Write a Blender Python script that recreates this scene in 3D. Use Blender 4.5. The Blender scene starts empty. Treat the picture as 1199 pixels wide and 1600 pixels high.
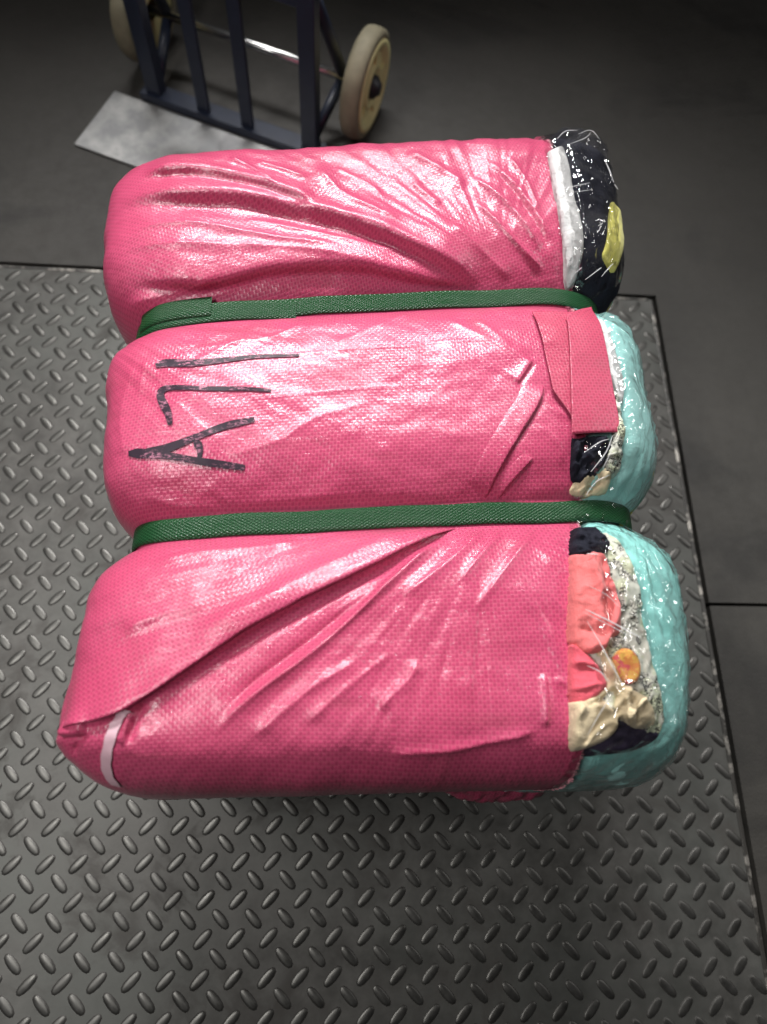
import bpy, math, random
import numpy as np
from mathutils import Matrix, Vector
from mathutils.bvhtree import BVHTree

random.seed(7)
rng = np.random.RandomState(11)
scene = bpy.context.scene
COL = scene.collection

# ------------------------------------------------------------------ camera
CAM_ROT = ((0.9966949, -0.0256914, -0.0770661),
           (-0.0030031, 0.9363721, -0.3509962),
           (0.0811801, 0.3500676, 0.9332001))
CAM_LOC = (0.4408154, -0.8908433, 1.1222872)
FPX = 1060.0
cam_d = bpy.data.cameras.new('camera')
cam = bpy.data.objects.new('camera', cam_d)
COL.objects.link(cam)
m4 = Matrix(CAM_ROT).to_4x4()
m4.translation = Vector(CAM_LOC)
cam.matrix_world = m4
cam_d.sensor_fit = 'VERTICAL'
cam_d.sensor_height = 24.0
cam_d.lens = 24.0 * FPX / 1600.0
cam_d.clip_start = 0.02
cam_d.clip_end = 60
cam_d.dof.use_dof = True
cam_d.dof.focus_distance = 0.82
cam_d.dof.aperture_fstop = 1.6
scene.camera = cam

# ------------------------------------------------------------------ world, lamps, exposure
world = bpy.data.worlds.new('World')
scene.world = world
world.use_nodes = True
bg = world.node_tree.nodes['Background']
bg.inputs[0].default_value = (0.95, 0.97, 1.0, 1)
bg.inputs[1].default_value = 0.018


def area(name, loc, target, sx, sy, power, col, spread=120):
    l = bpy.data.lights.new(name, 'AREA')
    l.shape = 'RECTANGLE'
    l.size, l.size_y = sx, sy
    l.energy = power
    l.color = col
    l.spread = math.radians(spread)
    o = bpy.data.objects.new(name, l)
    COL.objects.link(o)
    o.location = loc
    d = Vector(target) - Vector(loc)
    o.rotation_euler = d.to_track_quat('-Z', 'Y').to_euler()
    return o


area('ceiling_lamp', (-0.60, -0.80, 2.2), (0.10, -0.80, 0.2), 1.0, 0.2, 15, (1.0, 0.98, 0.95), 120)
area('far_ceiling_lamp', (0.30, 1.40, 2.25), (0.45, -0.50, 0.4), 1.5, 0.2, 23, (1.0, 0.98, 0.96), 64)

area('side_ceiling_lamp', (2.9, 0.2, 2.2), (0.8, -0.5, 0.3), 1.2, 0.2, 8, (1.0, 0.98, 0.96))

vs = scene.view_settings
vs.view_transform = 'Standard'
vs.look = 'None'
vs.exposure = -0.22
vs.gamma = 1.0
vs.use_curve_mapping = False

# ------------------------------------------------------------------ measuring helper
_R = np.array(CAM_ROT)
_C = np.array(CAM_LOC)


def ray(px, py):
    q = np.array([(px - 599.5) / FPX, -(py - 800.0) / FPX, -1.0])
    return _R @ q


def at(px, py, z):
    """point of the place at height z that was measured at that spot of the photograph"""
    d = ray(px, py)
    return _C + d * ((z - _C[2]) / d[2])


# ------------------------------------------------------------------ generic helpers
def link(name, me, parent=None, mat=None):
    o = bpy.data.objects.new(name, me)
    COL.objects.link(o)
    if parent is not None:
        o.parent = parent
    if mat is not None:
        me.materials.append(mat)
    return o


def mesh_np(name, verts, faces, smooth=True):
    me = bpy.data.meshes.new(name)
    me.from_pydata([tuple(v) for v in verts], [], [tuple(f) for f in faces])
    if smooth:
        me.polygons.foreach_set('use_smooth', [True] * len(me.polygons))
    me.update()
    return me


def mesh_grid(name, P, uv=None, closed=False):
    """P (n, m, 3) -> quad sheet; uv (n, m, 2)"""
    n, m = P.shape[:2]
    idx = np.arange(n * m).reshape(n, m)
    a, b, c, d = idx[:-1, :-1], idx[:-1, 1:], idx[1:, 1:], idx[1:, :-1]
    F = np.stack([a, b, c, d], -1).reshape(-1, 4)
    if closed:
        F2 = np.stack([idx[:-1, -1], idx[:-1, 0], idx[1:, 0], idx[1:, -1]], -1)
        F = np.concatenate([F, F2])
    me = bpy.data.meshes.new(name)
    me.vertices.add(n * m)
    me.vertices.foreach_set('co', P.reshape(-1).astype(np.float32))
    me.loops.add(F.size)
    me.loops.foreach_set('vertex_index', F.reshape(-1).astype(np.int32))
    me.polygons.add(len(F))
    me.polygons.foreach_set('loop_start', (np.arange(len(F)) * 4).astype(np.int32))
    me.polygons.foreach_set('use_smooth', np.ones(len(F), dtype=bool))
    me.update(calc_edges=True)
    if uv is not None:
        lay = me.uv_layers.new(name='UVMap')
        lay.data.foreach_set('uv', uv.reshape(-1, 2)[F.reshape(-1)].reshape(-1).astype(np.float32))
    me.validate()
    return me


def tag(o, label=None, cat=None, group=None, kind=None):
    if label: o['label'] = label
    if cat: o['category'] = cat
    if group: o['group'] = group
    if kind: o['kind'] = kind
    return o


def empty(name, loc):
    o = bpy.data.objects.new(name, None)
    COL.objects.link(o)
    o.location = loc
    o.empty_display_size = 0.05
    return o


def sstep(a, b, x):
    t = np.clip((x - a) / (b - a), 0, 1)
    return t * t * (3 - 2 * t)


_lat = rng.rand(6, 128, 128)


def vnoise(x, y, k=0):
    xi, yi = np.floor(x).astype(int), np.floor(y).astype(int)
    fx, fy = x - xi, y - yi
    fx, fy = fx * fx * (3 - 2 * fx), fy * fy * (3 - 2 * fy)
    L = _lat[k]
    g = lambda i, j: L[(xi + i) % 128, (yi + j) % 128]
    return (g(0, 0) * (1 - fx) + g(1, 0) * fx) * (1 - fy) + (g(0, 1) * (1 - fx) + g(1, 1) * fx) * fy - 0.5


def fbm(x, y, k=0, o=3):
    r = 0; a = 1.0
    for i in range(o):
        r = r + a * vnoise(x * 2 ** i + 17.3 * i, y * 2 ** i + 9.1 * i, (k + i) % 6)
        a *= 0.5
    return r


# ------------------------------------------------------------------ materials
class NT:
    def __init__(self, name):
        self.m = bpy.data.materials.new(name)
        self.m.use_nodes = True
        self.t = self.m.node_tree
        self.n = self.t.nodes
        self.b = self.n['Principled BSDF']
        self.out = self.n['Material Output']

    def new(self, kind, **kw):
        nd = self.n.new(kind)
        for k, v in kw.items(): setattr(nd, k, v)
        return nd

    def lk(self, a, b): self.t.links.new(a, b)

    def math(self, op, a, b=None, c=None):
        nd = self.n.new('ShaderNodeMath'); nd.operation = op
        for i, v in enumerate((a, b, c)):
            if v is None: continue
            if isinstance(v, (int, float)): nd.inputs[i].default_value = v
            else: self.lk(v, nd.inputs[i])
        return nd.outputs[0]

    def noise(self, scale, detail=4, rough=0.55, vec=None, dist=0.0):
        nd = self.new('ShaderNodeTexNoise')
        nd.inputs['Scale'].default_value = scale
        nd.inputs['Detail'].default_value = detail
        nd.inputs['Roughness'].default_value = rough
        nd.inputs['Distortion'].default_value = dist
        if vec is not None: self.lk(vec, nd.inputs['Vector'])
        return nd.outputs['Fac']

    def coord(self, which='Object', scale=None, rot=None):
        c = self.new('ShaderNodeTexCoord').outputs[which]
        if scale is None and rot is None: return c
        mp = self.new('ShaderNodeMapping')
        if scale: mp.inputs['Scale'].default_value = scale
        if rot: mp.inputs['Rotation'].default_value = rot
        self.lk(c, mp.inputs['Vector'])
        return mp.outputs[0]

    def ramp(self, fac, stops):
        r = self.new('ShaderNodeValToRGB')
        e = r.color_ramp.elements
        while len(e) < len(stops): e.new(0.5)
        for el, (p, c) in zip(e, stops):
            el.position = p
            el.color = (c[0], c[1], c[2], 1) if not isinstance(c, (int, float)) else (c, c, c, 1)
        self.lk(fac, r.inputs[0])
        return r.outputs[0]

    def bump(self, h, strength=0.3, dist=0.001, normal=None):
        b = self.new('ShaderNodeBump')
        b.inputs['Strength'].default_value = strength
        b.inputs['Distance'].default_value = dist
        self.lk(h, b.inputs['Height'])
        if normal is not None: self.lk(normal, b.inputs['Normal'])
        return b.outputs[0]

    def mixc(self, fac, a, b, mode='MIX'):
        nd = self.new('ShaderNodeMix', data_type='RGBA', blend_type=mode)
        for i, v in ((0, fac), (6, a), (7, b)):
            if isinstance(v, (int, float)): nd.inputs[i].default_value = v
            elif isinstance(v, tuple): nd.inputs[i].default_value = (*v, 1)
            else: self.lk(v, nd.inputs[i])
        return nd.outputs[2]

    def set(self, **kw):
        for k, v in kw.items():
            s = self.b.inputs[k.replace('_', ' ')]
            if isinstance(v, tuple): s.default_value = (*v, 1) if len(v) == 3 else v
            elif isinstance(v, (int, float)): s.default_value = v
            else: self.lk(v, s)
        return self


def woven(name, col_a, col_b, pitch, gloss=0.34, coat=0.32):
    """woven plastic tape cloth in metric UV"""
    w = NT(name)
    uv = w.new('ShaderNodeUVMap').outputs[0]
    sp = w.new('ShaderNodeSeparateXYZ'); w.lk(uv, sp.inputs[0])
    u = w.math('DIVIDE', sp.outputs[0], pitch)
    v = w.math('DIVIDE', sp.outputs[1], pitch)
    chk = w.math('ABSOLUTE', w.math('MODULO', w.math('ADD', w.math('FLOOR', u), w.math('FLOOR', v)), 2.0))
    su = w.math('ABSOLUTE', w.math('SINE', w.math('MULTIPLY', u, math.pi)))
    sv = w.math('ABSOLUTE', w.math('SINE', w.math('MULTIPLY', v, math.pi)))
    mixh = w.math('ADD', w.math('MULTIPLY', su, chk), w.math('MULTIPLY', sv, w.math('SUBTRACT', 1.0, chk)))
    gap = w.math('POWER', w.math('MULTIPLY', su, sv), 0.35)
    big = w.noise(6, 5, 0.6, w.coord('Object'))
    c = w.mixc(w.ramp(big, [(0.3, 0.0), (0.7, 1.0)]), col_a, col_b)
    scuff = w.ramp(w.noise(11, 6, 0.7, w.coord('Object', (1, 1.8, 1), (0, 0, 0.5)), 0.8), [(0.54, 0.0), (0.68, 0.4)])
    c = w.mixc(scuff, c, (0.34, 0.060, 0.095))
    c = w.mixc(w.math('MULTIPLY', chk, 0.42), c, tuple(min(1, x * 0.62) for x in col_a))
    c = w.mixc(w.math('MULTIPLY', w.math('SUBTRACT', 1.0, gap), 0.35), c, (0.80, 0.22, 0.30))
    nb = w.bump(mixh, 0.30, 0.0006)
    fine = w.noise(28, 6, 0.65, w.coord('Object', (1, 2.2, 1), (0, 0, 0.5)), 0.4)
    nb2 = w.bump(fine, 0.13, 0.004, nb)
    r = w.ramp(w.noise(14, 3, 0.5, w.coord('Object')), [(0.3, gloss - 0.06), (0.7, gloss + 0.10)])
    film = w.noise(30, 4, 0.65, w.coord('Object', (0.5, 2.6, 1), (0, 0, 0.55)), 0.9)
    cb = w.bump(film, 0.45, 0.006)
    w.set(Base_Color=c, Roughness=r, Normal=nb2, Coat_Weight=coat, Coat_Roughness=0.14, Coat_Normal=cb, Coat_IOR=1.45)
    w.b.inputs['Specular IOR Level'].default_value = 0.5
    return w.m


M = {}
M['pink'] = woven('pink_woven_plastic', (0.45, 0.040, 0.118), (0.52, 0.062, 0.158), 0.0038)
M['pink_patch'] = woven('pink_woven_patch', (0.43, 0.038, 0.095), (0.49, 0.058, 0.128), 0.0038, 0.36, 0.15)


def strap_mat():
    w = NT('green_embossed_strap')
    uv = w.new('ShaderNodeUVMap').outputs[0]
    sp = w.new('ShaderNodeSeparateXYZ'); w.lk(uv, sp.inputs[0])
    p = 0.0030
    a = w.math('DIVIDE', w.math('ADD', sp.outputs[0], w.math('MULTIPLY', sp.outputs[1], 1.7)), p)
    b = w.math('DIVIDE', w.math('SUBTRACT', sp.outputs[0], w.math('MULTIPLY', sp.outputs[1], 1.7)), p)
    h = w.math('MULTIPLY', w.math('ABSOLUTE', w.math('SINE', w.math('MULTIPLY', a, math.pi / 2))),
               w.math('ABSOLUTE', w.math('SINE', w.math('MULTIPLY', b, math.pi / 2))))
    c = w.mixc(w.math('MULTIPLY', h, 0.75), (0.014, 0.070, 0.025), (0.0015, 0.030, 0.008))
    big = w.noise(12, 3, 0.5, w.coord('Object'))
    c = w.mixc(w.math('MULTIPLY', big, 0.35), c, (0.002, 0.04, 0.012))
    w.set(Base_Color=c, Roughness=w.ramp(big, [(0.3, 0.24), (0.7, 0.38)]), Normal=w.bump(h, 0.7, -0.0011))
    w.b.inputs['Specular IOR Level'].default_value = 0.32
    return w.m


M['strap'] = strap_mat()


def simple(name, col, rough=0.6, metal=0.0, nscale=60, namp=0.15, bump=0.15, bdist=0.001, spec=0.5, sheen=0.0):
    w = NT(name)
    n = w.noise(nscale, 5, 0.6, w.coord('Object'))
    c = w.mixc(n, tuple(x * (1 - namp) for x in col), tuple(min(1, x * (1 + namp)) for x in col))
    w.set(Base_Color=c, Roughness=rough, Metallic=metal, Normal=w.bump(n, bump, bdist))
    w.b.inputs['Specular IOR Level'].default_value = spec
    if sheen:
        w.b.inputs['Sheen Weight'].default_value = sheen
    return w.m


def knit(name, col, scale=900, rough=0.85):
    w = NT(name)
    wv = w.new('ShaderNodeTexWave'); wv.inputs['Scale'].default_value = scale / 6.28
    wv.inputs['Distortion'].default_value = 1.0
    w.lk(w.coord('Object'), wv.inputs['Vector'])
    n = w.noise(25, 5, 0.6, w.coord('Object'))
    c = w.mixc(n, tuple(x * 0.8 for x in col), tuple(min(1, x * 1.15) for x in col))
    nb = w.bump(w.noise(95, 5, 0.65, w.coord('Object'), 0.6), 0.5, 0.004, w.bump(n, 0.5, 0.006))
    w.set(Base_Color=c, Roughness=rough, Normal=w.bump(wv.outputs['Fac'], 0.2, 0.0006, nb))
    w.b.inputs['Sheen Weight'].default_value = 0.0 if max(col) < 0.1 else 0.2
    w.b.inputs['Specular IOR Level'].default_value = 0.25
    return w.m


M['mint'] = knit('mint_jersey', (0.30, 0.68, 0.64))
M['mint_pale'] = knit('pale_mint_jersey', (0.38, 0.72, 0.69))
M['navy'] = knit('navy_knit', (0.010, 0.011, 0.020))
M['white'] = knit('white_cotton', (0.62, 0.62, 0.62))
M['coral'] = knit('coral_cotton', (0.72, 0.17, 0.17))
M['rose'] = knit('rose_cotton', (0.68, 0.10, 0.14))
M['cream'] = knit('cream_cotton', (0.70, 0.58, 0.38))
M['yellow'] = knit('yellow_cotton', (0.70, 0.66, 0.16))


def print_mat(name, ground, ink, scale, th, ink2=None):
    w = NT(name)
    co = w.coord('Object')
    v = w.new('ShaderNodeTexVoronoi', feature='DISTANCE_TO_EDGE')
    v.inputs['Scale'].default_value = scale
    mp = w.new('ShaderNodeMix', data_type='VECTOR'); mp.inputs[0].default_value = 0.045
    nz = w.new('ShaderNodeTexNoise'); nz.inputs['Scale'].default_value = scale * 1.4; nz.inputs['Detail'].default_value = 4
    w.lk(co, nz.inputs['Vector']); w.lk(co, mp.inputs[4]); w.lk(nz.outputs['Color'], mp.inputs[5])
    w.lk(mp.outputs[1], v.inputs['Vector'])
    f1 = w.ramp(v.outputs['Distance'], [(0.0, 1.0), (th, 1.0), (th + 0.03, 0.0)])
    br = w.ramp(w.noise(scale * 0.7, 3, 0.5, co), [(0.46, 0.0), (0.52, 1.0)])
    f = w.math('MULTIPLY', f1, br)
    g = ground
    if ink2 is not None:
        g = w.mixc(w.ramp(w.noise(scale * 0.5, 2, 0.5, co), [(0.5, 0.0), (0.56, 1.0)]), ground, ink2)
    c = w.mixc(f, g, ink)
    w.set(Base_Color=c, Roughness=0.8, Normal=w.bump(w.noise(30, 4, 0.6, co), 0.4, 0.004))
    return w.m


M['floral'] = print_mat('black_sketch_print', (0.66, 0.66, 0.58), (0.010, 0.010, 0.012), 100, 0.075, (0.60, 0.64, 0.46))
M['paisley'] = print_mat('green_yellow_print', (0.10, 0.46, 0.36), (0.60, 0.52, 0.14), 45, 0.10, (0.16, 0.52, 0.46))
M['tag'] = print_mat('orange_print', (0.80, 0.30, 0.08), (0.85, 0.60, 0.12), 160, 0.10, (0.75, 0.12, 0.14))


def film_mat():
    w = NT('clear_film')
    w.n.remove(w.b)
    tr = w.new('ShaderNodeBsdfTransparent'); tr.inputs[0].default_value = (0.97, 0.97, 0.97, 1)
    gl = w.new('ShaderNodeBsdfGlossy'); gl.inputs['Roughness'].default_value = 0.05
    gl.inputs[0].default_value = (1, 1, 1, 1)
    df = w.new('ShaderNodeBsdfDiffuse'); df.inputs[0].default_value = (0.85, 0.85, 0.87, 1)
    n = w.noise(42, 1.5, 0.5, w.coord('Object', (1.0, 0.5, 0.8), (0, 0, 0.5)), 1.2)
    nb = w.bump(n, 1.0, 0.010)
    fr = w.new('ShaderNodeFresnel'); fr.inputs['IOR'].default_value = 1.5
    w.lk(nb, gl.inputs['Normal']); w.lk(nb, fr.inputs['Normal'])
    m1 = w.new('ShaderNodeMixShader')
    w.lk(w.math('MINIMUM', w.math('MULTIPLY', fr.outputs[0], 1.3), 0.55), m1.inputs[0])
    w.lk(tr.outputs[0], m1.inputs[1]); w.lk(gl.outputs[0], m1.inputs[2])
    m2 = w.new('ShaderNodeMixShader')
    hz = w.ramp(w.noise(18, 4, 0.6, w.coord('Object', (1, 1.6, 1))), [(0.45, 0.0), (0.75, 0.025)])
    w.lk(hz, m2.inputs[0])
    w.lk(m1.outputs[0], m2.inputs[1]); w.lk(df.outputs[0], m2.inputs[2])
    w.lk(m2.outputs[0], w.out.inputs['Surface'])
    return w.m


M['film'] = film_mat()


def film_cord_mat():
    w = NT('bunched_clear_film')
    w.set(Base_Color=(0.85, 0.85, 0.87), Roughness=0.12, Alpha=0.38)
    return w.m


M['film_cord'] = film_cord_mat()


def ink_mat():
    w = NT('marker_ink')
    n = w.noise(190, 4, 0.7, w.coord('Object', (1, 2.2, 1)))
    n2 = w.noise(40, 3, 0.6, w.coord('Object'))
    f = w.math('MULTIPLY', w.ramp(n, [(0.50, 0.0), (0.60, 1.0)]), w.ramp(n2, [(0.45, 0.0), (0.6, 1.0)]))
    c = w.mixc(f, (0.022, 0.010, 0.022), (0.42, 0.16, 0.24))
    w.set(Base_Color=c, Roughness=0.5)
    w.b.inputs['Specular IOR Level'].default_value = 0.25
    return w.m


M['ink'] = ink_mat()
M['band'] = simple('white_plastic_band', (0.62, 0.40, 0.46), 0.35, 0, 80, 0.06)


def plate_mat():
    w = NT('worn_steel')
    co = w.coord('Object')
    big = w.noise(3.2, 5, 0.6, co)
    mid = w.noise(17, 6, 0.65, co)
    fine = w.noise(160, 4, 0.6, co)
    c = w.mixc(w.ramp(mid, [(0.35, 0.0), (0.68, 1.0)]), (0.056, 0.054, 0.050), (0.115, 0.112, 0.105))
    c = w.mixc(w.ramp(big, [(0.42, 0.0), (0.60, 0.55)]), c, (0.095, 0.100, 0.092))
    dirt = w.math('MULTIPLY', w.ramp(w.noise(7, 7, 0.72, co, 0.6), [(0.52, 0.0), (0.66, 1.0)]), 0.7)
    c = w.mixc(dirt, c, (0.06, 0.055, 0.05))
    r = w.math('ADD', w.ramp(mid, [(0.3, 0.46), (0.7, 0.60)]), w.math('MULTIPLY', dirt, 0.25))
    w.set(Base_Color=c, Metallic=0.45, Roughness=r, Normal=w.bump(fine, 0.10, 0.0006, w.bump(mid, 0.12, 0.002)))
    return w.m


def lug_mat():
    w = NT('polished_lug_steel')
    co = w.coord('Generated')
    geo = w.new('ShaderNodeNewGeometry')
    n = w.noise(40, 4, 0.6, geo.outputs['Position'])
    c = w.mixc(n, (0.070, 0.068, 0.063), (0.145, 0.143, 0.136))
    w.set(Base_Color=c, Metallic=0.9, Roughness=w.ramp(n, [(0.3, 0.36), (0.7, 0.52)]))
    return w.m


M['plate'] = plate_mat()
M['lug'] = lug_mat()


def concrete_mat():
    w = NT('dark_concrete')
    co = w.coord('Object')
    a = w.noise(2.2, 6, 0.6, co); b = w.noise(30, 6, 0.7, co); d = w.noise(240, 4, 0.6, co)
    c = w.ramp(a, [(0.3, (0.026, 0.024, 0.021)), (0.7, (0.050, 0.047, 0.041))])
    c = w.mixc(w.math('MULTIPLY', b, 0.5), c, (0.020, 0.018, 0.016))
    c = w.mixc(w.ramp(d, [(0.62, 0.0), (0.75, 0.20)]), c, (0.12, 0.115, 0.105))
    st = w.ramp(w.noise(1.7, 5, 0.6, w.coord('Object', (1, 1.4, 1), (0, 0, 0.4)), 1.5), [(0.52, 0.0), (0.64, 0.65)])
    c = w.mixc(st, c, (0.014, 0.013, 0.012))
    w.set(Base_Color=c, Roughness=w.ramp(b, [(0.3, 0.5), (0.7, 0.72)]), Normal=w.bump(d, 0.25, 0.0015, w.bump(b, 0.2, 0.003)))
    return w.m


M['concrete'] = concrete_mat()
M['pit'] = simple('pit_dark', (0.012, 0.011, 0.010), 0.9)
def rim_mat():
    w = NT('worn_rim_steel')
    co = w.coord('Object')
    f = w.ramp(w.noise(22, 4, 0.7, co), [(0.50, 0.0), (0.62, 1.0)])
    c = w.mixc(f, (0.030, 0.028, 0.025), (0.36, 0.34, 0.31))
    w.set(Base_Color=c, Metallic=w.math('MULTIPLY', f, 0.85), Roughness=0.45)
    return w.m


M['rim'] = rim_mat()
M['frame'] = simple('navy_painted_steel', (0.012, 0.018, 0.036), 0.42, 0.0, 40, 0.4, 0.15)
M['axle'] = simple('bright_axle_steel', (0.62, 0.62, 0.62), 0.25, 1.0, 80, 0.12)
M['tyre'] = simple('dusty_tyre', (0.20, 0.18, 0.12), 0.7, 0.0, 50, 0.3, 0.3, 0.002)
M['rimy'] = simple('cream_wheel_plastic', (0.66, 0.60, 0.30), 0.5, 0.0, 30, 0.2)
M['hub'] = simple('dark_hub', (0.03, 0.03, 0.035), 0.5, 0.3)


def nose_mat():
    w = NT('galvanised_toe_plate')
    co = w.coord('Object')
    a = w.noise(14, 5, 0.65, co)
    c = w.mixc(w.ramp(a, [(0.4, 0.0), (0.62, 1.0)]), (0.30, 0.305, 0.31), (0.50, 0.50, 0.49))
    d = w.ramp(w.noise(7, 5, 0.6, co), [(0.52, 0.0), (0.62, 1.0)])
    c = w.mixc(w.math('MULTIPLY', d, 0.7), c, (0.12, 0.12, 0.13))
    w.set(Base_Color=c, Metallic=0.7, Roughness=0.42, Normal=w.bump(a, 0.15, 0.002))
    return w.m


M['nose'] = nose_mat()

# ================================================================== SETTING
PX1, PY1 = 1.098, 0.022           # right and far edge of the steel plate
GAP = 0.009
ground = tag(link('ground', mesh_np('ground', [(-30, -30, -0.05), (30, -30, -0.05), (30, 30, -0.05), (-30, 30, -0.05)], [(0, 1, 2, 3)], False), None, M['pit']), kind='structure')


def box_mesh(name, x0, y0, z0, x1, y1, z1, bev=0.0):
    if bev <= 0:
        v = [(x, y, z) for z in (z0, z1) for y in (y0, y1) for x in (x0, x1)]
        f = [(0, 2, 3, 1), (4, 5, 7, 6), (0, 1, 5, 4), (2, 6, 7, 3), (0, 4, 6, 2), (1, 3, 7, 5)]
        return mesh_np(name, v, f, False)
    b = bev
    rings = [(z0, 0), (z1 - b, 0), (z1 - b * 0.3, b * 0.3), (z1, b)]
    v = []; f = []
    for z, i in rings:
        v += [(x0 + i, y0 + i, z), (x1 - i, y0 + i, z), (x1 - i, y1 - i, z), (x0 + i, y1 - i, z)]
    for r in range(3):
        for k in range(4):
            a = r * 4 + k; c = r * 4 + (k + 1) % 4
            f.append((a, c, c + 4, a + 4))
    f += [(12, 13, 14, 15), (3, 2, 1, 0)]
    return mesh_np(name, v, f, False)


floor = empty('concrete_floor', (0, 0, 0)); tag(floor, kind='structure')
JY = -0.626
def slab(pts, z0=-0.045, z1=0.001):
    n = len(pts)
    V = [(x, y, z1) for x, y in pts] + [(x, y, z0) for x, y in pts]
    F = [tuple(range(n))] + [(k, k + n, (k + 1) % n + n, (k + 1) % n) for k in range(n)]
    link('concrete_slab', mesh_np('concrete_slab', V, F, False), floor, M['concrete'])


XE, YE = PX1 + GAP, PY1 + GAP
slab([(-6, YE), (XE, YE), (XE, JY + 0.003), (8, JY + 0.003), (8, 9), (-6, 9)])
slab([(XE, -6), (8, -6), (8, JY - 0.003), (XE, JY - 0.003)])

plate = empty('checker_plate_floor', (0, 0, 0)); tag(plate, kind='structure')
PXL, PYN = -0.95, -1.75
link('steel_sheet', box_mesh('sheet', PXL, PYN, -0.012, PX1, PY1, 0.0, 0.0015), plate, M['plate'])
# worn bright rim where the sheet was cut
link('cut_rim', box_mesh('rim_r', PX1 - 0.0062, PYN, -0.010, PX1 + 0.0012, PY1 - 0.004, 0.0016, 0.0015), plate, M['rim'])
link('cut_rim', box_mesh('rim_f', PXL, PY1 - 0.0050, -0.010, PX1 - 0.008, PY1 + 0.0012, 0.0014, 0.0013), plate, M['rim'])

# lugs -------------------------------------------------------------
LD, LE = 0.046, 0.0486


def lug_mesh(ang):
    v = []; f = []
    n = 12
    rings = [(0.0170, 0.0073, -0.0002), (0.0153, 0.0056, 0.0009), (0.0130, 0.0037, 0.0015)]
    for a, b, z in rings:
        for k in range(n):
            t = 2 * math.pi * k / n
            x = a * math.copysign(abs(math.cos(t)) ** 0.9, math.cos(t))
            y = b * math.copysign(abs(math.sin(t)) ** 0.8, math.sin(t))
            v.append((x * math.cos(ang) - y * math.sin(ang), x * math.sin(ang) + y * math.cos(ang), z))
    v.append((0, 0, 0.0016))
    for r in range(2):
        for k in range(n):
            f.append((r * n + k, r * n + (k + 1) % n, (r + 1) * n + (k + 1) % n, (r + 1) * n + k))
    for k in range(n):
        f.append((2 * n + k, 2 * n + (k + 1) % n, 3 * n))
    return v, f


lugR = lug_mesh(math.radians(46)); lugL = lug_mesh(math.radians(-46))
M['lug_shade'] = simple('painted_lug_shade', (0.035, 0.033, 0.030), 0.6, 0.3, 90, 0.4)  # dark colour on the outer slopes stands in for shade round each lug


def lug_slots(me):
    me.materials.append(M['lug']); me.materials.append(M['lug_shade'])
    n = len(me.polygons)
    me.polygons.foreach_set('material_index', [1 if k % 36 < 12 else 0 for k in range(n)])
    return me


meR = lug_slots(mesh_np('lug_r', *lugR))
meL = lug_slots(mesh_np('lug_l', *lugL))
spots = []
yA = -1.0210719
for i in range(-22, 26):
    for j in range(-16, 24):
        for o, kind in ((0.0, 0), (0.5, 1)):
            x = (i + o) * LD
            y = yA + (j + o) * LE
            if PXL + 0.02 < x < PX1 - 0.012 and PYN + 0.02 < y < PY1 - 0.012:
                spots.append((x, y, kind))


def vis(x, y):
    q = _R.T @ (np.array([x, y, 0.0]) - _C)
    px = 599.5 + FPX * q[0] / -q[2]; py = 800 - FPX * q[1] / -q[2]
    if not (-10 < px < 1210 and 380 < py < 1610): return False
    if 200 < px < 1000 and 300 < py < 1230: return False
    return True


near = sorted([s for s in spots if vis(s[0], s[1])], key=lambda s: (s[0] - _C[0]) ** 2 + (s[1] - _C[1]) ** 2)[:300]
nearset = set(near)
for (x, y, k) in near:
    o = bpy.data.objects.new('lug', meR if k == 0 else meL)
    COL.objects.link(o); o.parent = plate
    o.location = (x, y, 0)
V = []; F = []
for (x, y, k) in spots:
    if (x, y, k) in nearset: continue
    v, f = lugR if k == 0 else lugL
    b = len(V)
    V += [(p[0] + x, p[1] + y, p[2]) for p in v]
    F += [tuple(b + i for i in q) for q in f]
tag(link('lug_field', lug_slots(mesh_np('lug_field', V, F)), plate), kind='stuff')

# ================================================================== BALE SHAPE
S2, S1 = -0.634, -0.347            # where the two straps lie (at x = 0.5)
SF, SB = -0.922, -0.046             # front and back end
ZS, ZL = 0.413, 0.448              # height at straps, height of the lobes
NEXP = 5.4
NLEFT = 7.0                        # the left end is squarer
CF, CB = 0.11, 0.10                # cap lengths


def slope(s): return np.interp(s, [-0.92, -0.62, -0.33, 0.05], [0.02, 0.075, 0.12, 0.18])


def strap_dist(s):
    d = np.minimum(np.abs(s - S1), np.abs(s - S2))
    return np.maximum(d - 0.013, 0)


def rise(s, L=0.10, p=2.5):
    d = np.clip(strap_dist(s) / L, 0, 1)
    return 1 - (1 - d) ** p


XLK = ([-0.92, -0.895, -0.872, -0.857, -0.84, -0.80, -0.70, -0.623, -0.50, -0.331, -0.20, -0.10, 0.0], [0.236, 0.204, 0.181, 0.171, 0.172, 0.174, 0.180, 0.182, 0.171, 0.152, 0.128, 0.129, 0.138])
XRK = ([-0.92, -0.86, -0.78, -0.70, -0.623, -0.48, -0.331, -0.20, -0.08, 0.0], [0.815, 0.838, 0.853, 0.855, 0.858, 0.850, 0.852, 0.857, 0.855, 0.838])


def params(s):
    xl = np.interp(s, *XLK); xr = np.interp(s, *XRK)
    r = rise(s)
    zt = ZS + (ZL - ZS) * r
    zt = zt + np.where(s > S1, 0.0, 0.006)
    pl = 0.032 * (1 - rise(s, 0.065)); pr_ = 0.040 * (1 - rise(s, 0.080))
    tf = np.clip((s - SF) / CF, 0, 1); tb = np.clip((SB - s) / CB, 0, 1)
    kf = (1 - (1 - tf) ** 3.6) ** (1 / 3.6); kb = (1 - (1 - tb) ** 2.8) ** (1 / 2.8)
    k = np.minimum(kf, kb)
    ka = 0.965 + 0.035 * k
    return xl, xr, zt, pl, pr_, k, ka


ZM = 0.19


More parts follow.
